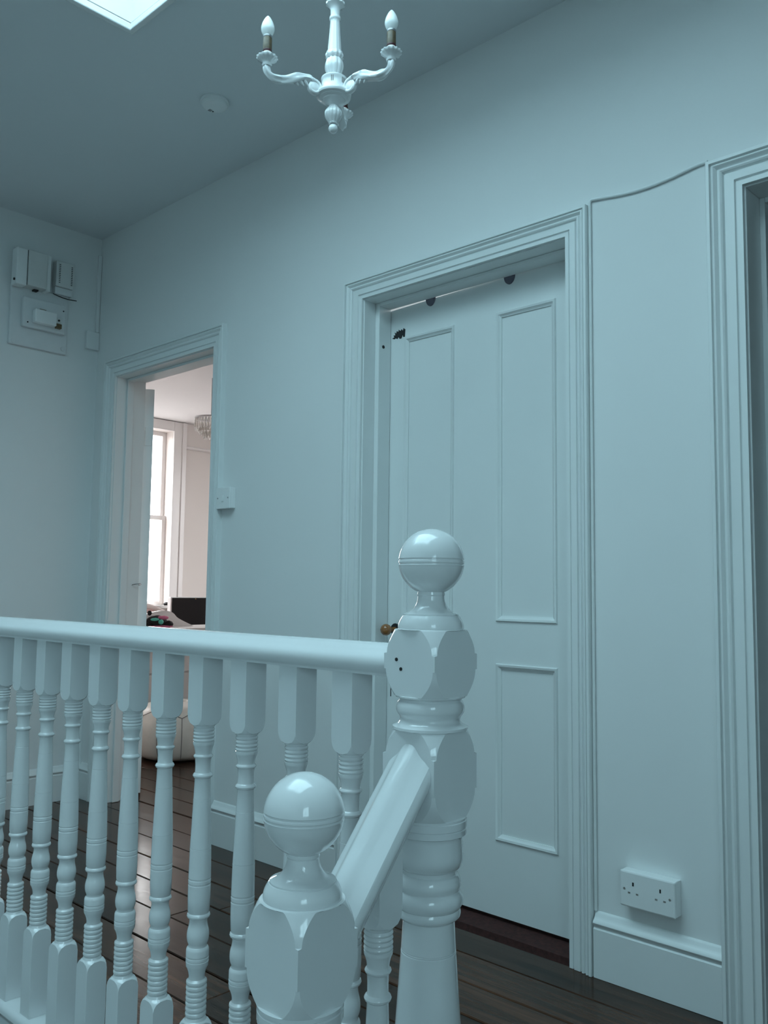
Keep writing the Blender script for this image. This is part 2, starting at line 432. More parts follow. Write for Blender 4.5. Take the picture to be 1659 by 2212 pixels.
w4 = tag(empty('window_4', (0, 0, 0)), 'added window in the far bedroom wall to brighten the room, outside the view', kind='structure')  # unseen window added to light the bedroom's sash wall
for a, b in ((-6.7, -6.65), (-6.12, -6.08), (-5.55, -5.5)): bx('stile', M['furn'], w4, a, b, BY1+0.03, BY1+0.07, 0.8, 2.6)
for a, b in ((0.8, 0.86), (1.68, 1.72), (2.55, 2.6)): bx('rail', M['furn'], w4, -6.7, -5.5, BY1+0.025, BY1+0.075, a, b)
bx('pane', M['pane'], w4, -6.7, -5.5, BY1+0.048, BY1+0.052, 0.8, 2.6)
# room behind the closed middle door, and the room behind the right-hand door
def room(pref, x0, x1, y1, wallm, floorm, lab):
    tag(bx('wall_%s_back' % pref, wallm, None, x0, x1, y1, y1+0.05, -0.2, CEIL), 'far wall of ' + lab, kind='structure')
    tag(bx('wall_%s_left' % pref, wallm, None, x0-0.045, x0, WY+WT+0.001, y1, -0.2, CEIL), 'left wall of ' + lab, kind='structure')
    tag(bx('wall_%s_right' % pref, wallm, None, x1, x1+0.045, WY+WT+0.001, y1, -0.2, CEIL), 'right wall of ' + lab, kind='structure')
    tag(bx('ceiling_%s' % pref, wallm, None, x0-0.04, x1+0.04, WY+WT+0.001, y1, CEIL, CEIL+0.05), 'ceiling of ' + lab, kind='structure')
    tag(bx('floor_%s' % pref, floorm, None, x0, x1, WY+0.03, y1, -0.02, -0.002 if floorm is not M['carpet'] else 0.004), 'floor of ' + lab, kind='structure')
bm = None
room('middle', -2.40, -0.98, 4.0, M['wall'], M['carpet'], 'the room behind the closed middle door')
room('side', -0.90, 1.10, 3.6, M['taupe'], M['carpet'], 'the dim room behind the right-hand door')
# added point light so the gap over the middle door shows bright
lm = bpy.data.lights.new('middle_room_fill', 'POINT'); lm.energy = 9; lm.shadow_soft_size = 0.12; lm.color = (0.9, 0.97, 1.0)
lo = bpy.data.objects.new('middle_room_fill', lm); lo.location = (-1.7, 3.2, 2.3); COL.objects.link(lo)

# stairwell below the landing edge
tag(bx('floor_stairwell', M['voidm'], None, LX, 1.15, -1.6, WY, -2.72, -2.70), 'floor at the foot of the stairwell', kind='structure')
tag(bx('trim_2', M['gloss'], None, LX, -0.80, 0.89, 0.925, -0.28, 0.0), 'white fascia board under the landing edge', kind='structure')
tag(bx('trim_3', M['gloss'], None, -0.74, 1.15, 0.885, 0.925, -0.19, -0.024), 'white top riser under the landing edge', kind='structure')
tag(bx('wall_under_landing', M['voidm'], None, LX, 1.15, 0.93, 0.98, -2.7, -0.17), 'plastered wall under the landing edge', kind='structure')
st = tag(empty('staircase', (0, 0, 0)), 'white painted stairs going down beside the foreground newel post', 'stairs')
for k in range(1, 9):
    y1 = 0.88-0.225*(k-1); z = -0.19*k
    bx('tread', M['wood'], st, -0.677, 0.30, y1-0.245, y1+0.0 if k > 1 else y1, z-0.03, z, 0.006)
    bx('riser', M['gloss'], st, -0.677, 0.30, y1-0.226, y1-0.206, z-0.19, z-0.031)
for x0 in (-0.712, 0.30):
    bm = bmesh.new()
    extr = [(0.88, 0.02), (0.88, -0.32), (-0.95, -1.87), (-0.95, -1.50), (0.60, -0.19)]
    A = [bm.verts.new((x0, y, z)) for y, z in extr]; B = [bm.verts.new((x0+0.033, y, z)) for y, z in extr]
    for i in range(5): bm.faces.new((A[i], A[(i+1) % 5], B[(i+1) % 5], B[i]))
    bm.faces.new(A); bm.faces.new(B)
    build('string_board', bm, M['gloss'], st)

# ------------------------------------------------------------------ skirting boards
SK = [(0.0, 0.0), (0.018, 0.0), (0.018, 0.122), (0.0145, 0.126), (0.0145, 0.130), (0.019, 0.133), (0.021, 0.138), (0.019, 0.143), (0.014, 0.147), (0.009, 0.153), (0.006, 0.160), (0.003, 0.164), (0.0, 0.165)]
def skirt_back(n, x0, x1, lab):
    bm = bmesh.new(); extrude_prof(bm, [(WY-d, z) for d, z in SK], 'x', x0, x1)
    tag(build('baseboard_%s' % n, bm, M['satin'], smooth=35), lab, kind='structure')
skirt_back('right', -1.232, -0.884, 'white skirting board below the double socket')
skirt_back('middle', -2.925, -2.216, 'white skirting board between the open door and the closed door')
skirt_back('corner', LX+0.02, -3.89, 'short white skirting board in the left corner')
bm = bmesh.new(); extrude_prof(bm, [(LX+d, z*0.97) for d, z in SK], 'y', -1.6, WY-0.001)
bmesh.ops.delete(bm, geom=[], context='VERTS')
ob = build('baseboard_left', bm, M['satin'], smooth=35)
tag(ob, 'white skirting board under the fuse box wall', kind='structure')

# ------------------------------------------------------------------ doors
AP = [(0, 0), (0, 12), (.15, 12), (.17, 8.5), (.20, 9), (.22, 14), (.47, 14.5), (.49, 10), (.52, 10), (.55, 16), (.60, 18.5), (.65, 17), (.67, 13), (.70, 13), (.73, 18), (.78, 21.5), (.83, 20), (.85, 16), (.88, 16), (.89, 23), (.98, 23), (1, 21), (1, 0)]
def architrave(parent, x0, x1, zt, wl, wr, wt, y=WY, outk=1.0):
    for part in ('left', 'head', 'right'):
        bm = bmesh.new(); rows = []
        for u, h in AP:
            yy = y - h*0.001*outk
            pts = {'left': [(x0-u*wl, yy, 0.0), (x0-u*wl, yy, zt+u*wt)],
                   'head': [(x0-u*wl, yy, zt+u*wt), (x1+u*wr, yy, zt+u*wt)],
                   'right': [(x1+u*wr, yy, zt+u*wt), (x1+u*wr, yy, 0.0)]}[part]
            rows.append([bm.verts.new(p) for p in pts])
        n = len(rows)
        for i in range(n):
            a, b = rows[i], rows[(i+1) % n]
            bm.faces.new((a[0], a[1], b[1], b[0]))
        bm.faces.new([r[0] for r in rows]); bm.faces.new([r[1] for r in rows])
        build('architrave', bm, M['satin'], parent, smooth=30)

def lining(parent, x0, x1, zt, y0, y1, t=0.012):
    """thin boards covering the reveal, with their rounded front edge"""
    bx('lining', M['satin'], parent, x0-0.0005, x0+0.004, y0, y1, 0.0, zt, 0.001)
    bx('lining', M['satin'], parent, x1-0.004, x1+0.0005, y0, y1, 0.0, zt, 0.001)
    bx('lining', M['satin'], parent, x0+0.004, x1-0.004, y0, y1, zt-0.004, zt+0.0005, 0.001)

def panel_moulding(leaf, x0, x1, y, z0, z1):
    """sunk panel: bolection-like bead frame; returns one mesh"""
    prof = [(0.0, 0.0), (0.003, -0.006), (0.009, -0.004), (0.013, 0.001), (0.018, 0.003), (0.018, 0.008), (0, 0.008)]
    bm = bmesh.new(); rings = []
    for u, d in prof:
        ring = [bm.verts.new(p) for p in ((x0+u, y+d, z0+u), (x1-u, y+d, z0+u), (x1-u, y+d, z1-u), (x0+u, y+d, z1-u))]
        rings.append(ring)
    for a, b in zip(rings, rings[1:] + rings[:1]):
        for i in range(4): bm.faces.new((a[i], a[(i+1) % 4], b[(i+1) % 4], b[i]))
    return build('panel_moulding', bm, M['satin'], leaf, smooth=30)

def leaf_mesh(leaf, x0, x1, y, t, z0, z1l, z1r, panels):
    """door leaf with real sunk panels: stiles and rails round recessed panel boards"""
    bm = bmesh.new()
    xs = sorted({x0, x1} | {p[0] for p in panels} | {p[1] for p in panels})
    zs = sorted({z0, max(z1l, z1r)} | {p[2] for p in panels} | {p[3] for p in panels})
    def top(x): return z1l + (z1r-z1l)*(x-x0)/(x1-x0)
    for i in range(len(xs)-1):
        for j in range(len(zs)-1):
            a, b, c, d = xs[i], xs[i+1], zs[j], zs[j+1]
            rec = any(p[0]-1e-6 <= a and b <= p[1]+1e-6 and p[2]-1e-6 <= c and d <= p[3]+1e-6 for p in panels)
            ya, yb = (y+0.007, y+t-0.007) if rec else (y, y+t)
            da = top(a) if j == len(zs)-2 else d; db = top(b) if j == len(zs)-2 else d
            V = [bm.verts.new(q) for q in ((a, ya, c), (b, ya, c), (b, ya, db), (a, ya, da), (a, yb, c), (b, yb, c), (b, yb, db), (a, yb, da))]
            for f in ((0, 1, 2, 3), (4, 7, 6, 5), (0, 4, 5, 1), (3, 2, 6, 7), (0, 3, 7, 4), (1, 5, 6, 2)): bm.faces.new([V[q] for q in f])
    return bm

# --- door_1: the open door on the left
d1 = tag(empty('door_1', (0, 0, 0)), 'open doorway on the left of the long wall, leaf swung into the bright bedroom', kind='structure')
architrave(d1, OPA[0], OPA[1], OPA[2], 0.092, 0.074, 0.084)
lining(d1, OPA[0], OPA[1], OPA[2], WY-0.002, WY+WT+0.034)
bx('door_stop', M['satin'], d1, OPA[0]+0.004, OPA[0]+0.016, WY+0.05, WY+0.085, 0.0, OPA[2]-0.004, 0.002)
bx('door_stop', M['satin'], d1, OPA[1]-0.016, OPA[1]-0.004, WY+0.05, WY+0.085, 0.0, OPA[2]-0.004, 0.002)
bx('door_stop', M['satin'], d1, OPA[0]+0.016, OPA[1]-0.016, WY+0.05, WY+0.085, OPA[2]-0.016, OPA[2]-0.004, 0.002)
leafA = empty('door_leaf', (-3.826, 2.318, 0), math.radians(90+58.4), parent=d1)   # local x runs away from the hinge
bm = leaf_mesh(leafA, 0.0, 0.72, -0.044, 0.044, 0.018, 1.985, 1.985, [(0.1, 0.32, 0.2, 0.75), (0.42, 0.64, 0.2, 0.75), (0.1, 0.32, 0.95, 1.86), (0.42, 0.64, 0.95, 1.86)])
build('leaf_board', bm, M['satin'], leafA)
for z in (1.70, 0.28):
    bx('hinge', M['satin'], leafA, -0.0035, 0.0, -0.038, -0.004, z, z+0.09, 0.001)
for z in (1.70, 0.28):
    bm = bmesh.new()
    for k in range(5): lathe(bm, [(k*0.018, 0.0045), (k*0.018+0.002, 0.0055), (k*0.018+0.0155, 0.0055), (k*0.018+0.0175, 0.0045)], 10, (-3.808, 2.309, z))
    build('hinge_knuckle', bm, M['satin'], d1, smooth=40)
# the oval wire loop over the hinge side
bm = bmesh.new()
tube(bm, [Vector((-3.79+0.026*math.cos(t), 2.285+0.020*math.sin(t), 1.012+0.005*math.cos(t))) for t in [2*PI*k/24 for k in range(25)]], 0.0022, 8)
tag(build('wire_loop', bm, M['steel'], d1, smooth=60), 'thin grey wire loop')

# --- door_2: the closed middle door
d2 = tag(empty('door_2', (0, 0, 0)), 'closed white four-panel door in the middle of the long wall', kind='structure')
architrave(d2, OPB[0], OPB[1], OPB[2], 0.086, 0.072, 0.072)
lining(d2, OPB[0], OPB[1], OPB[2], WY-0.002, WY+WT)
bx('door_stop', M['satin'], d2, OPB[0]+0.004, OPB[0]+0.024, WY+0.053, WY+0.114, 0.0, OPB[2]-0.004, 0.002)
bx('door_stop', M['satin'], d2, OPB[1]-0.024, OPB[1]-0.004, WY+0.053, WY+0.114, 0.0, OPB[2]-0.004, 0.002)
bx('door_stop', M['satin'], d2, OPB[0]+0.024, OPB[1]-0.024, WY+0.053, WY+0.112, OPB[2]-0.016, OPB[2]-0.004, 0.002)
LY = WY+0.116
leafB = empty('door_leaf', (0, 0, 0), parent=d2)
PB = [(-2.040, -1.816, 0.908, 1.893), (-1.642, -1.420, 0.908, 1.897), (-2.040, -1.816, 0.243, 0.777), (-1.642, -1.420, 0.243, 0.777)]
bm = leaf_mesh(leafB, -2.128, -1.312, LY, 0.04, 0.018, 2.0015, 2.0165, PB)
build('leaf_board', bm, M['satin'], leafB)
for p in PB: panel_moulding(leafB, p[0]-0.001, p[1]+0.001, LY, p[2]-0.001, p[3]+0.001)
for x in (-1.92, -1.59):
    bm = bmesh.new()
    pts = [(x+0.021*math.cos(a), 2.010+0.029*math.sin(a)) for a in [PI+PI*k/14 for k in range(15)]]
    A = [bm.verts.new((px, LY-0.004, pz)) for px, pz in pts]; B = [bm.verts.new((px, LY, pz)) for px, pz in pts]
    n = len(pts)
    for i in range(n): bm.faces.new((A[i], A[(i+1) % n], B[(i+1) % n], B[i]))
    bm.faces.new(A); bm.faces.new(B)
    tag(build('door_buffer', bm, mat('grey_felt', (0.16, 0.15, 0.19), 0.9, 0.1, 40), leafB), 'dark grey half-round pad at the top edge')
# bare patch where an old bolt was
bm = bmesh.new()
pts = [(-2.100, 1.898), (-2.090, 1.905), (-2.094, 1.912), (-2.085, 1.914), (-2.088, 1.926), (-2.081, 1.922), (-2.078, 1.933), (-2.070, 1.931), (-2.069, 1.940), (-2.060, 1.936), (-2.055, 1.944), (-2.049, 1.938), (-2.046, 1.950), (-2.038, 1.946), (-2.040, 1.914), (-2.047, 1.912), (-2.050, 1.922), (-2.056, 1.905), (-2.064, 1.902), (-2.070, 1.909), (-2.076, 1.899), (-2.083, 1.902), (-2.09, 1.896)]
A = [bm.verts.new((x, LY-0.0016, 1.911+(z-1.922)*0.85-(x+2.068)*0.30)) for x, z in pts]; B = [bm.verts.new((x, LY, 1.911+(z-1.922)*0.85-(x+2.068)*0.30)) for x, z in pts]
n = len(pts)
for i in range(n): bm.faces.new((A[i], A[(i+1) % n], B[(i+1) % n], B[i]))
bm.faces.new(A); bm.faces.new(B)
tag(build('bolt_scar', bm, M['dark'], leafB), 'ragged black patch left by an old bolt')
cyl('screw_hole', M['dark'], d2, (-2.1055, WY+0.075, 1.862), 0.006, 0.002, 'x', 12)
# knob
kn = cyl('knob_rose', M['dark'], leafB, (-2.068, LY-0.003, 0.866), 0.021, 0.006, 'y', 24, 0.002)
bm = bmesh.new()
lathe(bm, [(0.0, 0.009), (0.018, 0.008), (0.024, 0.010)] + [(0.044-0.0195*math.cos(a), 0.0195*math.sin(a)+0.0005) for a in [0.5+(PI-0.5)*k/12 for k in range(13)]], 24)
bmesh.ops.transform(bm, matrix=Matrix.Translation((-2.068, LY-0.006, 0.866)) @ Matrix.Rotation(PI/2, 4, 'X'), verts=bm.verts[:])
tag(build('door_knob', bm, M['knobwood'], leafB, smooth=50), 'round brown door knob')
bx('keyhole', M['dark'], leafB, -2.0895, -2.0865, LY-0.0012, LY+0.001, 0.636, 0.674)

# --- door_3: doorway cut by the right edge
d3 = tag(empty('door_3', (0, 0, 0)), 'doorway with moulded frame at the right edge of the view', kind='structure')
architrave(d3, OPC[0], OPC[1], OPC[2], 0.088, 0.085, 0.082, outk=1.25)
lining(d3, OPC[0], OPC[1], OPC[2], WY-0.002, WY+WT+0.001)
bx('door_stop', M['satin'], d3, OPC[0]+0.004, OPC[0]+0.018, WY+0.085, WY+WT, 0.0, OPC[2]-0.004, 0.002)
bx('door_stop', M['satin'], d3, OPC[1]-0.018, OPC[1]-0.004, WY+0.085, WY+WT, 0.0, OPC[2]-0.004, 0.002)
bx('door_stop', M['satin'], d3, OPC[0]+0.018, OPC[1]-0.018, WY+0.085, WY+WT, OPC[2]-0.018, OPC[2]-0.004, 0.002)

# ------------------------------------------------------------------ cable over the wall
bm = bmesh.new()
path = [Vector((-1.2312, WY-0.005, z)) for z in (0.166, 0.6, 1.0, 1.4, 1.8, 2.06)]
tube(bm, path + [Vector((-1.2312, WY-0.005, 2.100)), Vector((-1.229, WY-0.005, 2.106)), Vector((-1.224, WY-0.005, 2.108))] +
     [Vector((-1.215+(x*0.325), WY-0.005, 2.108-0.016*math.sin(PI*min(1, x*1.1)))) for x in [k/14 for k in range(1, 15)]], 0.0046, 8)
tag(build('cable', bm, M['satin'], smooth=60), 'white painted cable sagging across the wall between the middle and right door frames', 'cable')

# ================================================================== BALUSTRADE
NX, NY = -0.768, 0.910
a4 = 0.044
def newel(name, x, y, prof, ball_z, ball_r, label, holes=()):
    t = tag(empty(name, (x, y, 0)), label, 'newel post')
    bm = bmesh.new(); lathe(bm, prof, 96)
    build('post', bm, M['gloss'], t, smooth=18)
    # ball with two grooves and its flared neck
    pr = []
    R = ball_r
    for k in range(0, 41):
        a = -PI/2 + 0.33 + (PI-0.33-0.02)*k/40
        z = R*math.sin(a); r = R*math.cos(a)
        pr.append((z, r))
    out = []
    for z, r in pr:
        out.append((z, r))
    def groove(zc, out):
        res = []
        done = False
        for z, r in out:
            if abs(z-zc) < 0.0017: continue
            if not done and z > zc:
                rr = math.sqrt(max(0, R*R-zc*zc))
                for dz, dr in ((-0.0016, 0), (-0.0006, -0.0009), (0.0006, -0.0009), (0.0016, 0)): res.append((zc+dz, rr+dr))
                done = True
            res.append((z, r))
        return res
    out = groove(-0.0035, out); out = groove(0.0025, out)
    bm = bmesh.new(); lathe(bm, [(ball_z+z, max(r, 0.0004)) for z, r in out], 64)
    build('ball_cap', bm, M['gloss'], t, smooth=28)
    for hx, hz in holes:
        o = cyl('screw_hole', M['dark'], t, (hx, -a4-0.0002, hz), 0.0024, 0.0012, 'y', 12)
    return t

def block(z0, z1, dz_top=None, r0=0.049, n=9):
    """square block with corners turned off towards both ends; returns profile rows top to bottom"""
    rows = []
    zt = z1-0.0305
    for k in range(n+1):
        f = k/n; rows.append((z1-0.0305*f, 0.049+(0.0588-0.049)*math.sin(f*PI/2), a4))
    rows.append((zt-0.0006, 0.0625, a4)); rows.append((z0+0.034, 0.0625, a4))
    for k in range(n+1):
        f = k/n; rows.append((z0+0.034*(1-f), r0+(0.0600-r0)*math.cos(f*PI/2), a4))
    return rows

mp = [(1.0005, 0.0150), (0.9985, 0.0182), (0.9950, 0.0188)]
mp += arc_prof([(0.9930, 0.0180), (0.986, 0.0190), (0.9786, 0.0225), (0.973, 0.028), (0.9695, 0.0355)], 3)
mp += [(0.9690, 0.0372), (0.9672, 0.0372)] + arc_prof([(0.9668, 0.0385), (0.962, 0.0415), (0.957, 0.0435), (0.952, 0.0443), (0.9495, 0.0440)], 3)
mp += [(0.9488, 0.0478)]
mp += block(0.8625, 0.948)
mp += [(0.8620, 0.0465), (0.8600, 0.0462)] + arc_prof([(0.8590, 0.0435), (0.8568, 0.0415), (0.8545, 0.0435), (0.8500, 0.0452), (0.8455, 0.0456), (0.841, 0.0450), (0.8370, 0.0425), (0.8340, 0.0405), (0.8305, 0.0402), (0.8265, 0.0425), (0.8235, 0.0465)], 3)
mp += [(0.8222, 0.0500), (0.8190, 0.0502)]
mp += block(0.7075, 0.8176)
mp += [(0.7068, 0.0485), (0.7040, 0.0485), (0.7032, 0.0495), (0.6945, 0.0495), (0.6935, 0.0482), (0.6925, 0.0495), (0.6856, 0.0492), (0.6846, 0.0455)]
mp += arc_prof([(0.6838, 0.0442), (0.678, 0.0436), (0.665, 0.0445), (0.655, 0.0450), (0.648, 0.0435), (0.6425, 0.0405), (0.6405, 0.0378)], 3)
mp += [(0.6395, 0.0368), (0.6345, 0.0360), (0.6335, 0.0375)] + arc_prof([(0.6325, 0.0385), (0.628, 0.0408), (0.622, 0.0420), (0.617, 0.0412), (0.614, 0.0398)], 3)
mp += arc_prof([(0.6130, 0.0398), (0.6085, 0.0432), (0.602, 0.0448), (0.596, 0.0440), (0.5915, 0.0412)], 3) + [(0.5905, 0.0400)]
mp += arc_prof([(0.5895, 0.0405), (0.586, 0.0416), (0.581, 0.0410), (0.5775, 0.0375), (0.5762, 0.0345)], 3)
mp += [(0.575, 0.0338), (0.5385, 0.0358), (0.5378, 0.0350), (0.5370, 0.0359), (0.5355, 0.0352), (0.5345, 0.0361), (0.49, 0.0392), (0.44, 0.0428), (0.40, 0.0450), (0.398, 0.0440), (0.396, 0.0452), (0.36, 0.0462), (0.355, 0.0430), (0.345, 0.0415), (0.335, 0.0440), (0.325, 0.0448), (0.315, 0.0430)]
mp += [(0.31, 0.049, a4), (0.285, 0.060, a4), (0.284, 0.0625, a4), (-0.30, 0.0625, a4)]
newel('newel_post', NX, NY, mp, 1.0392, 0.0446, 'tall white newel post with ball cap at the head of the stairs, joining both handrails', holes=((-0.0215, 0.9095), (-0.0135, 0.8975)))

FX, FYN = -0.758, 0.680
dz = 0.7488-1.0392
fp = [(z+dz, *r) for z, *r in mp[:mp.index((0.9488, 0.0478))+1]]
zs_ = [(p[0]-0.001, *p[1:]) for p in fp]
fp = zs_
fp += block(0.5495, 0.6560)
fp += [(0.5488, 0.0485), (0.5440, 0.0480), (0.5432, 0.0468), (0.5418, 0.0480), (0.5320, 0.0478), (0.5310, 0.0466), (0.5300, 0.0474)]
fp += arc_prof([(0.528, 0.0465), (0.522, 0.0448), (0.505, 0.0440), (0.49, 0.0430), (0.482, 0.0385)], 3) + [(0.475, 0.0360), (0.465, 0.0410), (0.455, 0.0445), (0.445, 0.041), (0.44, 0.035), (0.20, 0.043), (0.195, 0.046), (0.18, 0.043)]
fp += [(0.17, 0.050, a4), (0.15, 0.0625, a4), (-0.75, 0.0625, a4)]
newel('newel_post.001', FX, FYN, fp, 0.7488, 0.0457, 'lower white newel post with ball cap nearest the viewer')

# landing balustrade
lb = tag(empty('landing_balustrade', (-2.4, NY, 0)), 'white balustrade with turned balusters along the landing edge, left of the tall newel', 'balustrade')
ox = 2.4
half = [(0.0, 0.9272), (0.007, 0.9262), (0.013, 0.9232), (0.019, 0.9185), (0.0245, 0.9142), (0.0295, 0.9105), (0.0325, 0.9062), (0.0335, 0.9005), (0.0325, 0.8950), (0.0295, 0.8905), (0.0250, 0.8880), (0.0230, 0.8860), (0.0225, 0.8830)]
prof = half + [(-u, w) for u, w in reversed(half[1:])]
bm = bmesh.new(); extrude_prof(bm, prof, 'x', LX+ox, NX-a4-0.0003+ox)
build('handrail', bm, M['gloss'], lb, smooth=30)
bh = [(0.0, 0.108), (0.022, 0.108), (0.027, 0.106), (0.031, 0.101), (0.032, 0.096), (0.032, 0.090), (0.028, 0.084), (0.024, 0.080), (0.020, 0.070), (0.020, 0.0)]
bm = bmesh.new(); extrude_prof(bm, bh + [(-u, w) for u, w in reversed(bh[1:])], 'x', LX+ox, NX-a4-0.0003+ox)
build('base_rail', bm, M['gloss'], lb, smooth=30)

ab = 0.0205
def rings(z0, z1, n, R=0.0180, r=0.0158):
    """n beads between z0 (top) and z1"""
    rows = []
    h = (z0-z1)/n
    for k in range(n):
        zt = z0-k*h
        rows += [(zt, r), (zt-h*0.22, R-0.0006), (zt-h*0.5, R), (zt-h*0.78, R-0.0006)]
    rows.append((z1, r))
    return rows
bp_ = [(0.884, 0.035, ab), (0.786, 0.035, ab), (0.785, 0.0288, ab), (0.780, 0.0284, ab), (0.775, 0.0268, ab), (0.770, 0.0240, ab), (0.7672, 0.0208, ab), (0.7662, 0.0185)]
bp_ += [(0.764, 0.0180)] + rings(0.7622, 0.7385, 4, 0.0183, 0.0165)
bp_ += [(0.7380, 0.0180), (0.7345, 0.0178)] + arc_prof([(0.7335, 0.0176), (0.729, 0.0158), (0.723, 0.0143), (0.7185, 0.0139)], 3)
bp_ += [(0.7175, 0.0142), (0.7162, 0.0158), (0.7145, 0.0166), (0.7125, 0.0160), (0.711, 0.0143), (0.7095, 0.0136), (0.700, 0.0130), (0.689, 0.0131)]
bp_ += [(0.6868, 0.0136), (0.6850, 0.0158), (0.6822, 0.0170), (0.6795, 0.0160), (0.6778, 0.0138), (0.6760, 0.0133)]
bp_ += [(0.6435, 0.0146), (0.6430, 0.0141), (0.6425, 0.0147), (0.5890, 0.0168), (0.5620, 0.0178), (0.5615, 0.0172), (0.5610, 0.0179), (0.5135, 0.0189), (0.5125, 0.0181), (0.5110, 0.0182), (0.5100, 0.0190), (0.5050, 0.0190), (0.5040, 0.0182), (0.5025, 0.0182), (0.5015, 0.0190), (0.480, 0.0190), (0.4600, 0.0184), (0.4578, 0.0172)]
bp_ += [(0.4565, 0.0172), (0.4550, 0.0188), (0.4522, 0.0196), (0.4495, 0.0188), (0.4480, 0.0165)]
bp_ += arc_prof([(0.4475, 0.0160), (0.443, 0.0150), (0.436, 0.0158), (0.427, 0.0180), (0.4185, 0.0187), (0.411, 0.0178), (0.4055, 0.0158), (0.4020, 0.0158)], 3)
bp_ += [(0.4010, 0.0172), (0.3985, 0.0186), (0.3960, 0.0191), (0.3870, 0.0192), (0.3862, 0.0184), (0.3848, 0.0184), (0.3838, 0.0192), (0.3800, 0.0192), (0.3792, 0.0185), (0.3780, 0.0192), (0.3710, 0.0188), (0.3690, 0.0176)]
bp_ += arc_prof([(0.3685, 0.0174), (0.362, 0.0148), (0.355, 0.0134), (0.3500, 0.0136)], 3)
bp_ += rings(0.3488, 0.2900, 7, 0.0177, 0.0150)
bp_ += [(0.2885, 0.0168), (0.2850, 0.0180), (0.2840, 0.0192), (0.2825, 0.0215, ab), (0.279, 0.0250, ab), (0.274, 0.0276, ab), (0.268, 0.0288, ab), (0.267, 0.035, ab), (0.1083, 0.035, ab)]
bm = bmesh.new(); lathe(bm, bp_, 32)
bmesh.ops.recalc_face_normals(bm, faces=bm.faces[:])
bal_me = bpy.data.meshes.new('baluster'); bm.to_mesh(bal_me); bm.free()
for p in bal_me.polygons: p.use_smooth = True
bal_me.set_sharp_from_angle(angle=math.radians(30)); bal_me.materials.append(M['gloss'])
BALX = [-0.916, -1.035, -1.157, -1.275, -1.391, -1.506, -1.619, -1.734, -1.848, -1.960, -2.075] + [-2.19-0.115*k for k in range(8)]
for i, x in enumerate(BALX):
    o = link('baluster', bal_me, lb, (x+ox, 0, 0))

# sloping balustrade between the two newels
sb = tag(empty('stair_balustrade', (NX, 0.79, 0)), 'short steep white handrail and baluster between the two newel posts', 'balustrade')
sh = [(0.0, 0.0), (0.006, -0.001), (0.011, -0.0045), (0.016, -0.0105), (0.021, -0.0155), (0.027, -0.0195), (0.034, -0.0255), (0.0370, -0.034), (0.0368, -0.044), (0.034, -0.054), (0.029, -0.060), (0.024, -0.063), (0.0225, -0.070)]
sp = sh + [(-u, w) for u, w in reversed(sh[1:])]
bm = bmesh.new()
SL = 1.19
YA, YB = NY-a4-0.0003-0.79, FYN+a4+0.0003-0.79
extrude_prof(bm, [(u+0.002, w+0.803) for u, w in sp], 'y', YA, YB, shear=lambda y: SL*(y-YA))
build('handrail', bm, M['gloss'], sb, smooth=32)
# baluster of the slope: long square head cut to the rail
sbp = []
off = -0.176
for p in bp_:
    z = p[0]+off
    if p[0] > 0.8: z = 0.70
    if p[0] < 0.12: z = -0.30
    sbp.append((z, *p[1:]))
bm = bmesh.new(); lathe(bm, sbp, 32)
# plumb cut of the head under the sloping rail
for v in bm.verts:
    if v.co.z > 0.69: v.co.z = 0.803-0.070+SL*((0.815-0.79)+v.co.y-YA)+0.003
build('baluster', bm, M['gloss'], sb, loc=(0.0, 0.025, 0), smooth=30)
# sloping base string
bm = bmesh.new()
extrude_prof(bm, [(-0.02, 0.02), (0.022, 0.02), (0.022, -0.24), (-0.02, -0.24)], 'y', YA, YB, shear=lambda y: SL*(y-YA)-0.08)
build('base_string', bm, M['gloss'], sb)

# ================================================================== FITTINGS ON THE WALLS
# --- left wall
bb = tag(empty('meter_board', (LX, 1.835, 2.11)), 'white painted backing board behind the fuse boxes on the short wall', 'board')
def off_(o, x, y, z): o.location = (o.location.x - x, o.location.y - y, o.location.z - z); return o
def wbx(name, m, p, x0, x1, y0, y1, z0, z1, bev=0.0):
    """box given in world coordinates under an empty without rotation"""
    l = p.location if p.parent is None else p.parent.location
    return bx(name, m, p, x0-l.x, x1-l.x, y0-l.y, y1-l.y, z0-l.z, z1-l.z, bev)
wbx('board', M['painted_board'], bb, LX, LX+0.018, 1.695, 1.975, 2.116, 2.40, 0.003)
for y, z in ((1.955, 2.14), (1.715, 2.13)):
    cyl('screw_cap', M['painted_board'], bb, (0.019, y-1.835, z-2.11), 0.010, 0.004, 'x', 18, 0.001)

fb = tag(empty('fuse_box', (LX, 1.79, 2.385)), 'large grey-white fuse box with raised front cover, upper left on the short wall', 'fuse box')
wbx('case', M['plastic'], fb, LX+0.019, LX+0.075, 1.690, 1.742, 2.385, 2.560, 0.006)
wbx('back_plate', M['painted_board'], fb, LX+0.0005, LX+0.012, 1.700, 1.885, 2.402, 2.575, 0.003)
wbx('front_cover', M['grey_cover'], fb, LX+0.019, LX+0.080, 1.7435, 1.835, 2.390, 2.558, 0.004)
wbx('cover_flange', M['plastic'], fb, LX+0.019, LX+0.068, 1.8365, 1.858, 2.386, 2.562, 0.005)
wbx('under_case_block', M['dark'], fb, LX+0.020, LX+0.045, 1.790, 1.812, 2.382, 2.3895, 0.002)  # small black block below the front cover
cyl('side_screw', M['dark'], fb, (0.06, 1.688-1.79, 0.022), 0.006, 0.006, 'y', 12)
wbx('cover_seam', M['dark'], fb, LX+0.019, LX+0.072, 1.7415, 1.744, 2.392, 2.556)

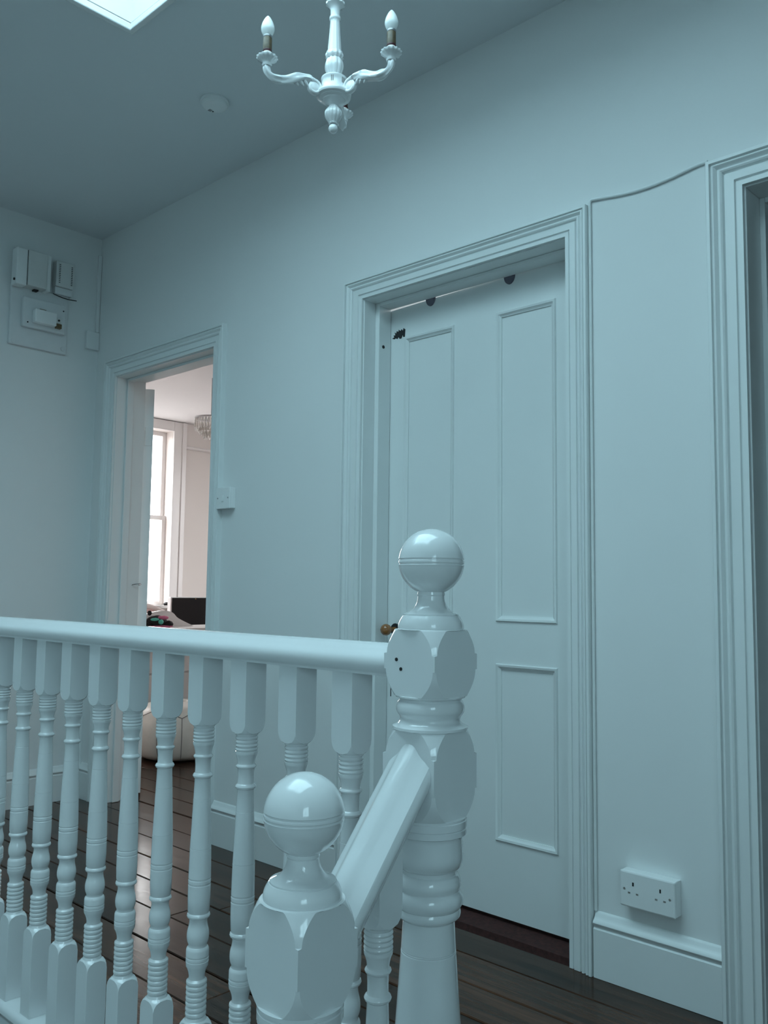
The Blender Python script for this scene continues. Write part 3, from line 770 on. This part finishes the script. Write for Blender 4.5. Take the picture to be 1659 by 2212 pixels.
sm_ = tag(empty('meter', (LX, 1.94, 2.41)), 'small square meter with two rows of dark slots, right of the large fuse box', 'meter')
wbx('case', M['grey_cover'], sm_, LX, LX+0.045, 1.895, 1.985, 2.435, 2.560, 0.004)
wbx('terminal_cover', M['painted_board'], sm_, LX, LX+0.034, 1.897, 1.983, 2.400, 2.434, 0.003)
for y in (1.912, 1.973):
    for k in range(11):
        wbx('vent_slot', M['dark'], sm_, LX+0.0445, LX+0.0456, y-0.004, y+0.004, 2.452+k*0.0088, 2.4555+k*0.0088)
bm = bmesh.new()
tube(bm, [Vector((0.03, -0.05+0.12*t, -0.014-0.006*math.sin(t*PI)-0.006*t)) for t in [k/10 for k in range(11)]], 0.0022, 6)
tag(build('loose_wire', bm, M['dark'], sm_, smooth=60), 'thin dark wire hanging under the meter')

cu = tag(empty('consumer_unit', (LX+0.018, 1.86, 2.2)), 'small lower white fuse unit with a brown switch on the backing board', 'fuse box')
wbx('case', M['painted_board'], cu, LX+0.018, LX+0.042, 1.745, 1.952, 2.205, 2.345, 0.004)
wbx('cover', M['plastic'], cu, LX+0.042, LX+0.078, 1.788, 1.893, 2.226, 2.290, 0.005)
wbx('label_plate', M['brown'], cu, LX+0.042, LX+0.047, 1.822, 1.853, 2.2935, 2.3015)
wbx('switch', M['brown'], cu, LX+0.042, LX+0.062, 1.900, 1.926, 2.224, 2.246, 0.002)
wbx('switch_body', M['grey_cover'], cu, LX+0.042, LX+0.058, 1.900, 1.924, 2.247, 2.276, 0.002)
cyl('screw', M['dark'], cu, (0.042, 1.911-1.86, 2.262-2.2), 0.005, 0.003, 'x', 12)
cyl('screw', M['dark'], cu, (0.0245, 1.940-1.86, 2.318-2.2), 0.0035, 0.003, 'x', 10)
cyl('screw', M['dark'], cu, (0.0245, 1.768-1.86, 2.226-2.2), 0.0035, 0.003, 'x', 10)

jb = tag(empty('junction_box', (LX, 2.12, 2.168)), 'flat white square box painted like the wall near the corner', 'junction box')
wbx('cover', M['wall'], jb, LX, LX+0.018, 2.078, 2.1455, 2.172, 2.262, 0.003)
wbx('trunking', M['wall'], jb, LX, LX+0.012, 2.128, 2.1455, 2.264, 2.66, 0.002)

# --- long wall
sw = tag(empty('light_switch', (-2.883, WY, 1.362)), 'white light switch right of the open doorway', 'light switch')
wbx('back_box', M['plastic'], sw, -2.926, -2.840, WY-0.026, WY, 1.320, 1.404, 0.003)
wbx('faceplate', M['plastic'], sw, -2.927, -2.839, WY-0.032, WY-0.0262, 1.319, 1.405, 0.0025)
wbx('rocker', M['plastic'], sw, -2.889, -2.877, WY-0.037, WY-0.032, 1.348, 1.374, 0.002)
for x in (-2.917, -2.850): cyl('screw', M['steel'], sw, (x+2.883, -0.0325, 0), 0.003, 0.002, 'y', 12)

so = tag(empty('double_socket', (-1.070, WY, 0.253)), 'white double power socket above the right skirting board', 'socket')
wbx('back_box', M['plastic'], so, -1.143, -0.997, WY-0.028, WY, 0.210, 0.296, 0.002)
wbx('faceplate', M['plastic'], so, -1.144, -0.996, WY-0.037, WY-0.0282, 0.209, 0.297, 0.004)
Z0 = 0.257
for cx_ in (-1.107, -1.034):
    s_ = -1 if cx_ < -1.07 else 1
    wbx('pin_slot', M['dark'], so, cx_-0.002, cx_+0.002, WY-0.0376, WY-0.0365, Z0+0.006, Z0+0.015)
    for dx in (-0.011, 0.011):
        wbx('pin_slot', M['stitch'], so, cx_+dx-0.0032, cx_+dx+0.0032, WY-0.0375, WY-0.0365, Z0-0.014, Z0-0.010)
for x in (-1.131, -1.0095):
    cyl('screw', M['stitch'], so, (x+1.07, -0.0373, 0.0), 0.0028, 0.0012, 'y', 12)

# --- smoke alarm
al = tag(empty('smoke_alarm', (-2.530, 1.770, CEIL)), 'round white smoke alarm on the ceiling', 'smoke alarm')
bm = bmesh.new(); lathe(bm, [(0, 0.050), (-0.008, 0.0515), (-0.010, 0.050)], 40); build('base', bm, M['plastic'], al, smooth=40)
bm = bmesh.new(); lathe(bm, [(-0.010, 0.047), (-0.017, 0.0455), (-0.021, 0.043), (-0.0235, 0.036), (-0.024, 0.02), (-0.024, 0.006)], 40); build('cover', bm, M['plastic'], al, smooth=40)
cyl('test_light', M['dark'], al, (-0.026, 0.012, -0.0235), 0.003, 0.003, 'z', 12)
bm = bmesh.new()
for k in range(5): box(bm, -0.034+k*0.003, -0.032+k*0.003, -0.006, 0.006, -0.0245, -0.023)
build('grille', bm, M['steel'], al)

# ================================================================== CHANDELIER
CX, CY = -1.5008, 1.3965
ch = tag(empty('chandelier', (CX, CY, 0)), 'white carved wooden three-arm chandelier with candle bulbs hanging from the ceiling', 'chandelier')
def K(v, w): return (2.4446-(v-10)*0.000316, w*0.00015)     # zoomed pixel row and width to height and radius
stem = [K(10, 110), K(14, 128), K(28, 150), K(45, 150), K(55, 120), K(70, 92), K(90, 78), K(140, 76), K(146, 92), K(158, 96), K(168, 92), K(176, 78), K(200, 78), K(300, 92), K(400, 108), K(425, 112), K(432, 130)]
stem += [K(445, 132), K(455, 142), K(470, 145), K(482, 130), K(490, 122)]
bm = bmesh.new(); lathe(bm, stem, 48, mod=lambda z, t: 1+(0.035*math.cos(12*t) if 2.315 < z < 2.388 else 0)+(0.05*math.cos(12*t) if z < 2.311 or z > 2.432 else 0))
build('stem', bm, M['gloss'], ch, smooth=40)
vase = arc_prof([K(490, 118), K(510, 140), K(550, 156), K(590, 140), K(620, 108), K(632, 92)], 4) + [K(634, 104), K(640, 108), K(644, 90)]
bm = bmesh.new(); lathe(bm, vase, 72, mod=lambda z, t: 1-0.07*abs(math.sin(5*t))**6 if z > 2.25 else 1); build('vase', bm, M['gloss'], ch, smooth=50)
body = [K(640, 120), K(646, 195), K(652, 212), K(664, 216), K(672, 206), K(700, 204), K(738, 208), K(750, 226)] + arc_prof([K(752, 240), K(766, 276), K(782, 288), K(798, 280)], 3)
body += [K(800, 262), K(806, 240), K(812, 236), K(818, 205), K(822, 190), K(830, 186), K(836, 150), K(856, 96), K(866, 76), K(872, 74), K(878, 88), K(884, 92)]
bm = bmesh.new(); lathe(bm, body, 56); build('body', bm, M['gloss'], ch, smooth=40)
bm = bmesh.new()
for k in range(24):                     # short vertical flutes round the drum
    if k % 8 in (0, 1, 7):
        t = 2*PI*k/24*0.5 + math.radians(-55)
        z = 2.4446-(690-10)*0.000316
        o = bx('flute', M['stitch'], ch, 0.0303, 0.0312, -0.0011, 0.0011, z-0.008, z+0.008)
        o.rotation_euler = (0, 0, t)
bm.free()
fin = arc_prof([K(884, 92), K(905, 128), K(930, 146), K(960, 132), K(990, 92), K(1004, 72)], 4) + [K(1008, 80), K(1014, 72)]
bm = bmesh.new(); lathe(bm, fin, 72, mod=lambda z, t: 1-0.08*abs(math.sin(6*t))**6 if z < 2.168 else 1); build('finial', bm, M['gloss'], ch, smooth=50)
z0_ = K(1050, 0)[0]
bm = bmesh.new(); lathe(bm, [(z0_+0.0115*math.cos(a), 0.0112*math.sin(a)+0.0003) for a in [0.3+(PI-0.32)*k/14 for k in range(15)]], 24)
build('drop', bm, M['gloss'], ch, smooth=50)
# hanging hook, chain and ceiling rose
bm = bmesh.new()
z = 2.4446
lathe(bm, [(z-0.001, 0.006), (z+0.012, 0.004), (z+0.02, 0.003)], 12)
zz = z+0.018; k = 0
while zz < CEIL-0.03:
    pts = [Vector((0.007*math.cos(t) if k % 2 else 0, 0 if k % 2 else 0.007*math.cos(t), zz+0.012+0.012*math.sin(t))) for t in [2*PI*q/14 for q in range(15)]]
    tube(bm, pts, 0.0015, 6); zz += 0.0205; k += 1
build('chain', bm, M['brass'], ch, smooth=60)
bm = bmesh.new(); lathe(bm, [(CEIL-0.03, 0.012), (CEIL-0.026, 0.035), (CEIL-0.012, 0.045), (CEIL, 0.047)], 32); build('ceiling_rose', bm, M['gloss'], ch, smooth=40)

# arm: built once along local +x, then copied
def arm_meshes():
    R = 0.170
    c = Vector((0.0515, 0, 2.2065))
    spiral = []
    for k in range(0, 37):
        a = math.radians(90-360*1.6 + 360*1.6*k/36)       # ends at the top of the scroll
        r = 0.0035+(0.0165-0.0035)*k/36
        spiral.append(Vector((c.x - r*math.cos(a), 0, c.z + r*math.sin(a))))
    ctrl = [(0.0585, 2.2243), (0.066, 2.2262), (0.078, 2.2258), (0.095, 2.2200), (0.115, 2.2115), (0.135, 2.2055), (0.152, 2.2055), (0.165, 2.2120), (0.171, 2.2240), (0.1695, 2.2360)]
    sm = arc_prof(ctrl, 5)
    path = [Vector((x, 0, z)) for x, z in sm]
    rad = []
    for i in range(len(path)):
        f = i/(len(path)-1)
        rad.append(0.0072+0.0036*math.sin(PI*min(1, f*1.15))+0.0010*math.sin(f*23))
    bm = bmesh.new()
    tube(bm, spiral+[Vector((0.0550, 0, 2.2238)), Vector((0.0590, 0, 2.2246))], [0.0032+0.0032*k/36 for k in range(37)]+[0.0068, 0.0072], 12, flat=1.45)
    tube(bm, path, rad, 24, mod=lambda f, a: 1+0.14*math.cos(4*a+9*f)+0.05*math.cos(7*a-5*f))
    # web disc of the scroll
    t = bmesh.new(); lathe(t, [(-0.0065, 0.012), (-0.005, 0.0155), (0.005, 0.0155), (0.0065, 0.012)], 28)
    merge(bm, t, Matrix.Translation(c) @ Matrix.Rotation(PI/2, 4, 'X'))
    # leaf tips under the arm
    for x, z, s in ((0.0735, 2.2155, 0.012), (0.0845, 2.2125, 0.010), (0.097, 2.2085, 0.009)):
        t = bmesh.new(); lathe(t, [(-s, 0.0008), (-s*0.4, 0.0042), (s*0.3, 0.0055), (s, 0.003)], 12)
        merge(bm, t, Matrix.Translation((x, 0, z)) @ Matrix.Rotation(0.75, 4, 'Y'))
    parts = [('arm', bm, M['gloss'])]
    bm = bmesh.new()
    lathe(bm, [(2.229, 0.0105), (2.233, 0.012), (2.2345, 0.0095), (2.238, 0.0105), (2.242, 0.0165), (2.2455, 0.0215), (2.2490, 0.0242), (2.2512, 0.0243), (2.2495, 0.0205), (2.2475, 0.012)], 60, (R, 0, 0),
          mod=lambda z, a: 1+(0.055*math.cos(15*a) if z > 2.2445 else 0))
    parts.append(('drip_pan', bm, M['gloss']))
    bm = bmesh.new(); lathe(bm, [(2.2475, 0.0115), (2.2620, 0.0112), (2.2635, 0.0100)], 20, (R, 0, 0)); parts.append(('candle_tube', bm, M['wax']))
    bm = bmesh.new(); lathe(bm, [(2.2632, 0.0098), (2.2672, 0.0112), (2.2690, 0.0108)], 20, (R, 0, 0)); parts.append(('red_band', bm, M['redband']))
    bm = bmesh.new(); lathe(bm, [(2.2685, 0.0104), (2.2720, 0.0107), (2.2990, 0.0105), (2.3005, 0.009)], 20, (R, 0, 0)); parts.append(('lamp_holder', bm, M['sleeve']))
    bm = bmesh.new(); lathe(bm, [(2.2995, 0.0104), (2.3010, 0.0109), (2.3040, 0.0109), (2.3050, 0.009)], 20, (R, 0, 0)); parts.append(('collar', bm, M['steel']))
    bm = bmesh.new(); lathe(bm, arc_prof([(2.3045, 0.0090), (2.309, 0.0120), (2.316, 0.0152), (2.324, 0.0160), (2.335, 0.0135), (2.346, 0.0085), (2.353, 0.0035), (2.3555, 0.0006)], 4), 24, (R, 0, 0)); parts.append(('bulb', bm, M['bulb']))
    return parts
base_parts = []
for ang in (8, 128, 248):
    if not base_parts:
        root = None
        for nme, bm, m in arm_meshes():
            o = build(nme, bm, m, root if root else ch, smooth=45)
            if root is None: root = o; o.rotation_euler = (0, 0, math.radians(ang))
            base_parts.append(o)
    else:
        r = base_parts[0].copy(); COL.objects.link(r); r.parent = ch; r.rotation_euler = (0, 0, math.radians(ang))
        for c in base_parts[1:]:
            d = c.copy(); COL.objects.link(d); d.parent = r

# ================================================================== BEDROOM THINGS
# --- pouffe
pf = tag(empty('pouffe', (-4.56, 3.07, 0)), 'round white stitched leather pouffe on the bedroom floor', 'pouffe')
pp = arc_prof([(0.006, 0.20), (0.03, 0.248), (0.09, 0.272), (0.16, 0.278), (0.23, 0.268), (0.285, 0.235), (0.312, 0.18), (0.322, 0.10), (0.324, 0.03)], 4)
bm = bmesh.new(); lathe(bm, pp, 72, mod=lambda z, t: 1-0.02*abs(math.cos(6*t))**18 if z > 0.01 else 1)
build('cushion', bm, M['leather'], pf, smooth=60)
bm = bmesh.new()
def pr_at(z):
    for a, b in zip(pp, pp[1:]):
        if a[0] <= z <= b[0]: return a[1]+(b[1]-a[1])*(z-a[0])/max(1e-6, b[0]-a[0])
    return pp[-1][1]
for k in range(12):
    t = 2*PI*k/12
    zs = [0.02+0.235*q/12 for q in range(13)]
    tube(bm, [Vector(((pr_at(z)*0.983+0.001)*math.cos(t), (pr_at(z)*0.983+0.001)*math.sin(t), z)) for z in zs], 0.0022, 6)
    for s in (-1, 1):
        tube(bm, [Vector(((pr_at(z)+0.0008)*math.cos(t+s*q*0.26), (pr_at(z)+0.0008)*math.sin(t+s*q*0.26), z)) for q, z in [(qq/6, 0.255+0.03*qq/6) for qq in range(7)]], 0.0022, 6)
build('stitching', bm, M['stitch'], pf, smooth=60)
bm = bmesh.new(); lathe(bm, [(0.3225, 0.05), (0.328, 0.046), (0.330, 0.03), (0.331, 0.005)], 24); build('button', bm, M['leather'], pf, smooth=50)

# --- dresser with curved gallery
dr = tag(empty('dresser', (-5.53, 3.65, 0)), 'white changing dresser with a curved raised side behind the pouffe', 'dresser')
wbx('carcass', M['furn'], dr, -5.76, -5.315, 3.05, 4.25, 0.12, 0.692, 0.003)
wbx('top', M['furn'], dr, -5.78, -5.295, 3.03, 4.27, 0.693, 0.716, 0.004)
for y0, y1 in ((3.06, 3.645), (3.655, 4.24)):
    for z0, z1 in ((0.135, 0.405), (0.415, 0.685)):
        d_ = wbx('drawer', M['furn'], dr, -5.314, -5.298, y0, y1, z0, z1, 0.003)
        k_ = cyl('drawer_knob', M['furn'], d_, (0.244, (y0+y1)/2-3.65, (z0+z1)/2), 0.014, 0.02, 'x', 16, 0.004)
for x in (-5.74, -5.36):
    for y in (3.07, 4.19):
        wbx('leg', M['furn'], dr, x, x+0.04, y, y+0.04, 0.0, 0.1195, 0.002)
bm = bmesh.new()
outl = arc_prof([(3.20, 0.775), (3.36, 0.79), (3.46, 0.809), (3.518, 0.823), (3.595, 0.833), (3.655, 0.827), (3.69, 0.812), (3.715, 0.788), (3.74, 0.772), (3.80, 0.745), (3.87, 0.7165)], 4)
poly = outl + [(3.20, 0.7165)]
A = [bm.verts.new((-0.085, y-3.65, z)) for y, z in poly]; B = [bm.verts.new((-0.062, y-3.65, z)) for y, z in poly]
n = len(poly)
for i in range(n): bm.faces.new((A[i], A[(i+1) % n], B[(i+1) % n], B[i]))
bm.faces.new(A); bm.faces.new(B)
build('gallery', bm, M['furn'], dr, smooth=40)

# --- soft toy lying on the dresser
ty = tag(empty('soft_toy', (-5.42, 3.425, 0.717)), 'black and pink soft toy with a teal bow lying on the dresser', 'soft toy')
def blob(name, m, p, c, s, mod=0.0):
    bm = bmesh.new(); bmesh.ops.create_icosphere(bm, subdivisions=3, radius=1)
    for v in bm.verts:
        f = 1+mod*math.sin(v.co.x*7+v.co.y*5)*math.cos(v.co.z*6)
        v.co = Vector((c[0]+v.co.x*s[0]*f, c[1]+v.co.y*s[1]*f, c[2]+v.co.z*s[2]*f))
    return build(name, bm, m, p, smooth=60)
blob('body', M['blackplush'], ty, (0, 0.01, 0.045), (0.045, 0.085, 0.044), 0.05)
blob('arm', M['blackplush'], ty, (0.02, -0.085, 0.022), (0.024, 0.045, 0.020), 0.05)
blob('arm', M['blackplush'], ty, (0.02, 0.095, 0.026), (0.026, 0.040, 0.026), 0.05)
blob('tuft', M['blackplush'], ty, (0, -0.045, 0.105), (0.016, 0.016, 0.018), 0.03)
blob('patch', M['hotpink'], ty, (0.030, 0.045, 0.072), (0.018, 0.045, 0.014), 0.05)
blob('skirt', M['hotpink'], ty, (0.030, 0.02, 0.010), (0.026, 0.110, 0.010), 0.05)
blob('bow', M['teal'], ty, (0.046, -0.030, 0.062), (0.012, 0.034, 0.011), 0.05)
blob('bow', M['teal'], ty, (0.048, 0.018, 0.044), (0.012, 0.020, 0.018), 0.05)

# --- pink chair
pc = tag(empty('pink_chair', (-6.12, 3.60, 0)), 'pale pink padded chair with a rounded white-framed back, behind the dresser', 'chair')
bm = bmesh.new()
def arch(r1, r2, zc, n=24):
    return [(r1*math.cos(a), zc+r2*math.sin(a)) for a in [PI*k/n for k in range(n+1)]]
for (m, ra, rb, x0, x1, nm) in ((M['pink'], 0.335, 0.238, 0.015, 0.065, 'back_pad'),):
    pts = arch(ra, rb, 0.60) + [(-ra, 0.46), (ra, 0.46)]
    A = [bm.verts.new((x0+0.15, y, z)) for y, z in pts]; B = [bm.verts.new((x1+0.15, y, z)) for y, z in pts]
    n = len(pts)
    for i in range(n): bm.faces.new((A[i], A[(i+1) % n], B[(i+1) % n], B[i]))
    bm.faces.new(A); bm.faces.new(B)
build('back_pad', bm, M['pink'], pc, smooth=40)
bm = bmesh.new()
pts = [(-0.360, 0.40), (-0.360, 0.50)] + [(-y, z) for y, z in arch(0.360, 0.262, 0.60)] + [(0.360, 0.50), (0.360, 0.40)]
tube(bm, [Vector((0.19, y, z)) for y, z in pts], 0.021, 12)
build('back_frame', bm, mat('pale_blush_frame', (0.80, 0.70, 0.67), 0.4, 0.02, 10), pc, smooth=60)
wbx('seat', M['pink'], pc, -6.38, -5.90, 3.24, 3.96, 0.38, 0.46, 0.02)
for x in (-6.36, -5.95):
    for y in (3.26, 3.91):
        wbx('leg', M['furn'], pc, x, x+0.03, y, y+0.03, 0, 0.379, 0.002)

# --- television on its stand
ts = tag(empty('television_stand', (-6.45, 4.5, 0)), 'low white cabinet carrying the television', 'cabinet')
wbx('carcass', M['furn'], ts, -6.62, -6.22, 4.02, 5.05, 0.03, 0.45, 0.004)
wbx('plinth', M['furn'], ts, -6.58, -6.26, 4.06, 5.01, 0.0, 0.0295)
for y0, y1 in ((4.03, 4.53), (4.54, 5.04)): wbx('door', M['furn'], ts, -6.2195, -6.205, y0, y1, 0.04, 0.44, 0.002)
tv = tag(empty('television', (-6.34, 4.5, 0.45)), 'black flat television beyond the dresser', 'television')
wbx('housing', M['tv_lit_edge'], tv, -6.36, -6.312, 4.132, 4.90, 0.50, 0.922, 0.004)
wbx('screen', M['screen'], tv, -6.3115, -6.300, 4.142, 4.892, 0.510, 0.916, 0.002)
wbx('stand', M['screen'], tv, -6.40, -6.26, 4.38, 4.64, 0.4505, 0.462, 0.003)
wbx('neck', M['screen'], tv, -6.35, -6.32, 4.48, 4.54, 0.4625, 0.505, 0.002)
cyl('power_light', mat('amber_lamp_lens', (0.8, 0.42, 0.1), 0.3, 0.02), tv, (0.0412, 4.37-4.5, 0.458), 0.0035, 0.002, 'x', 10)

# --- ornament on the window sill
orn = tag(empty('ornament', (-7.80, 5.055, WZ0+0.03)), 'small dark ornament on the bedroom window sill', 'ornament')
bm = bmesh.new(); lathe(bm, [(0, 0.022), (0.004, 0.026), (0.018, 0.030), (0.028, 0.022), (0.034, 0.008)], 20); build('bowl', bm, M['dark'], orn, smooth=50)

# --- crystal ceiling light of the bedroom
cl = tag(empty('crystal_light', (-6.0, 4.262, 0)), 'tiered crystal pendant light in the bedroom, half hidden by the door frame', 'ceiling light')
bm = bmesh.new(); tube(bm, [Vector((0, 0, z)) for z in (2.41, 2.55, CEIL)], 0.005, 8); build('flex', bm, M['steel'], cl)
bm = bmesh.new(); lathe(bm, [(2.400, 0.05), (2.404, 0.135), (2.412, 0.135), (2.416, 0.02)], 36); build('frame', bm, M['steel'], cl, smooth=40)
drop_me = None
for (r, z, n, h) in ((0.130, 2.398, 30, 0.10), (0.095, 2.360, 22, 0.09), (0.055, 2.31, 14, 0.08)):
    for k in range(n):
        t = 2*PI*k/n
        if drop_me is None:
            bm = bmesh.new(); lathe(bm, [(0, 0.002), (-0.02, 0.0075), (-0.075, 0.0075), (-0.1, 0.0008)], 6)
            o = build('crystal_drop', bm, M['crystal'], cl); drop_me = o.data
            o.location = (r*math.cos(t), r*math.sin(t), z); o.scale = (1, 1, h/0.1)
        else:
            o = link('crystal_drop', drop_me, cl, (r*math.cos(t), r*math.sin(t), z)); o.scale = (1, 1, h/0.1)
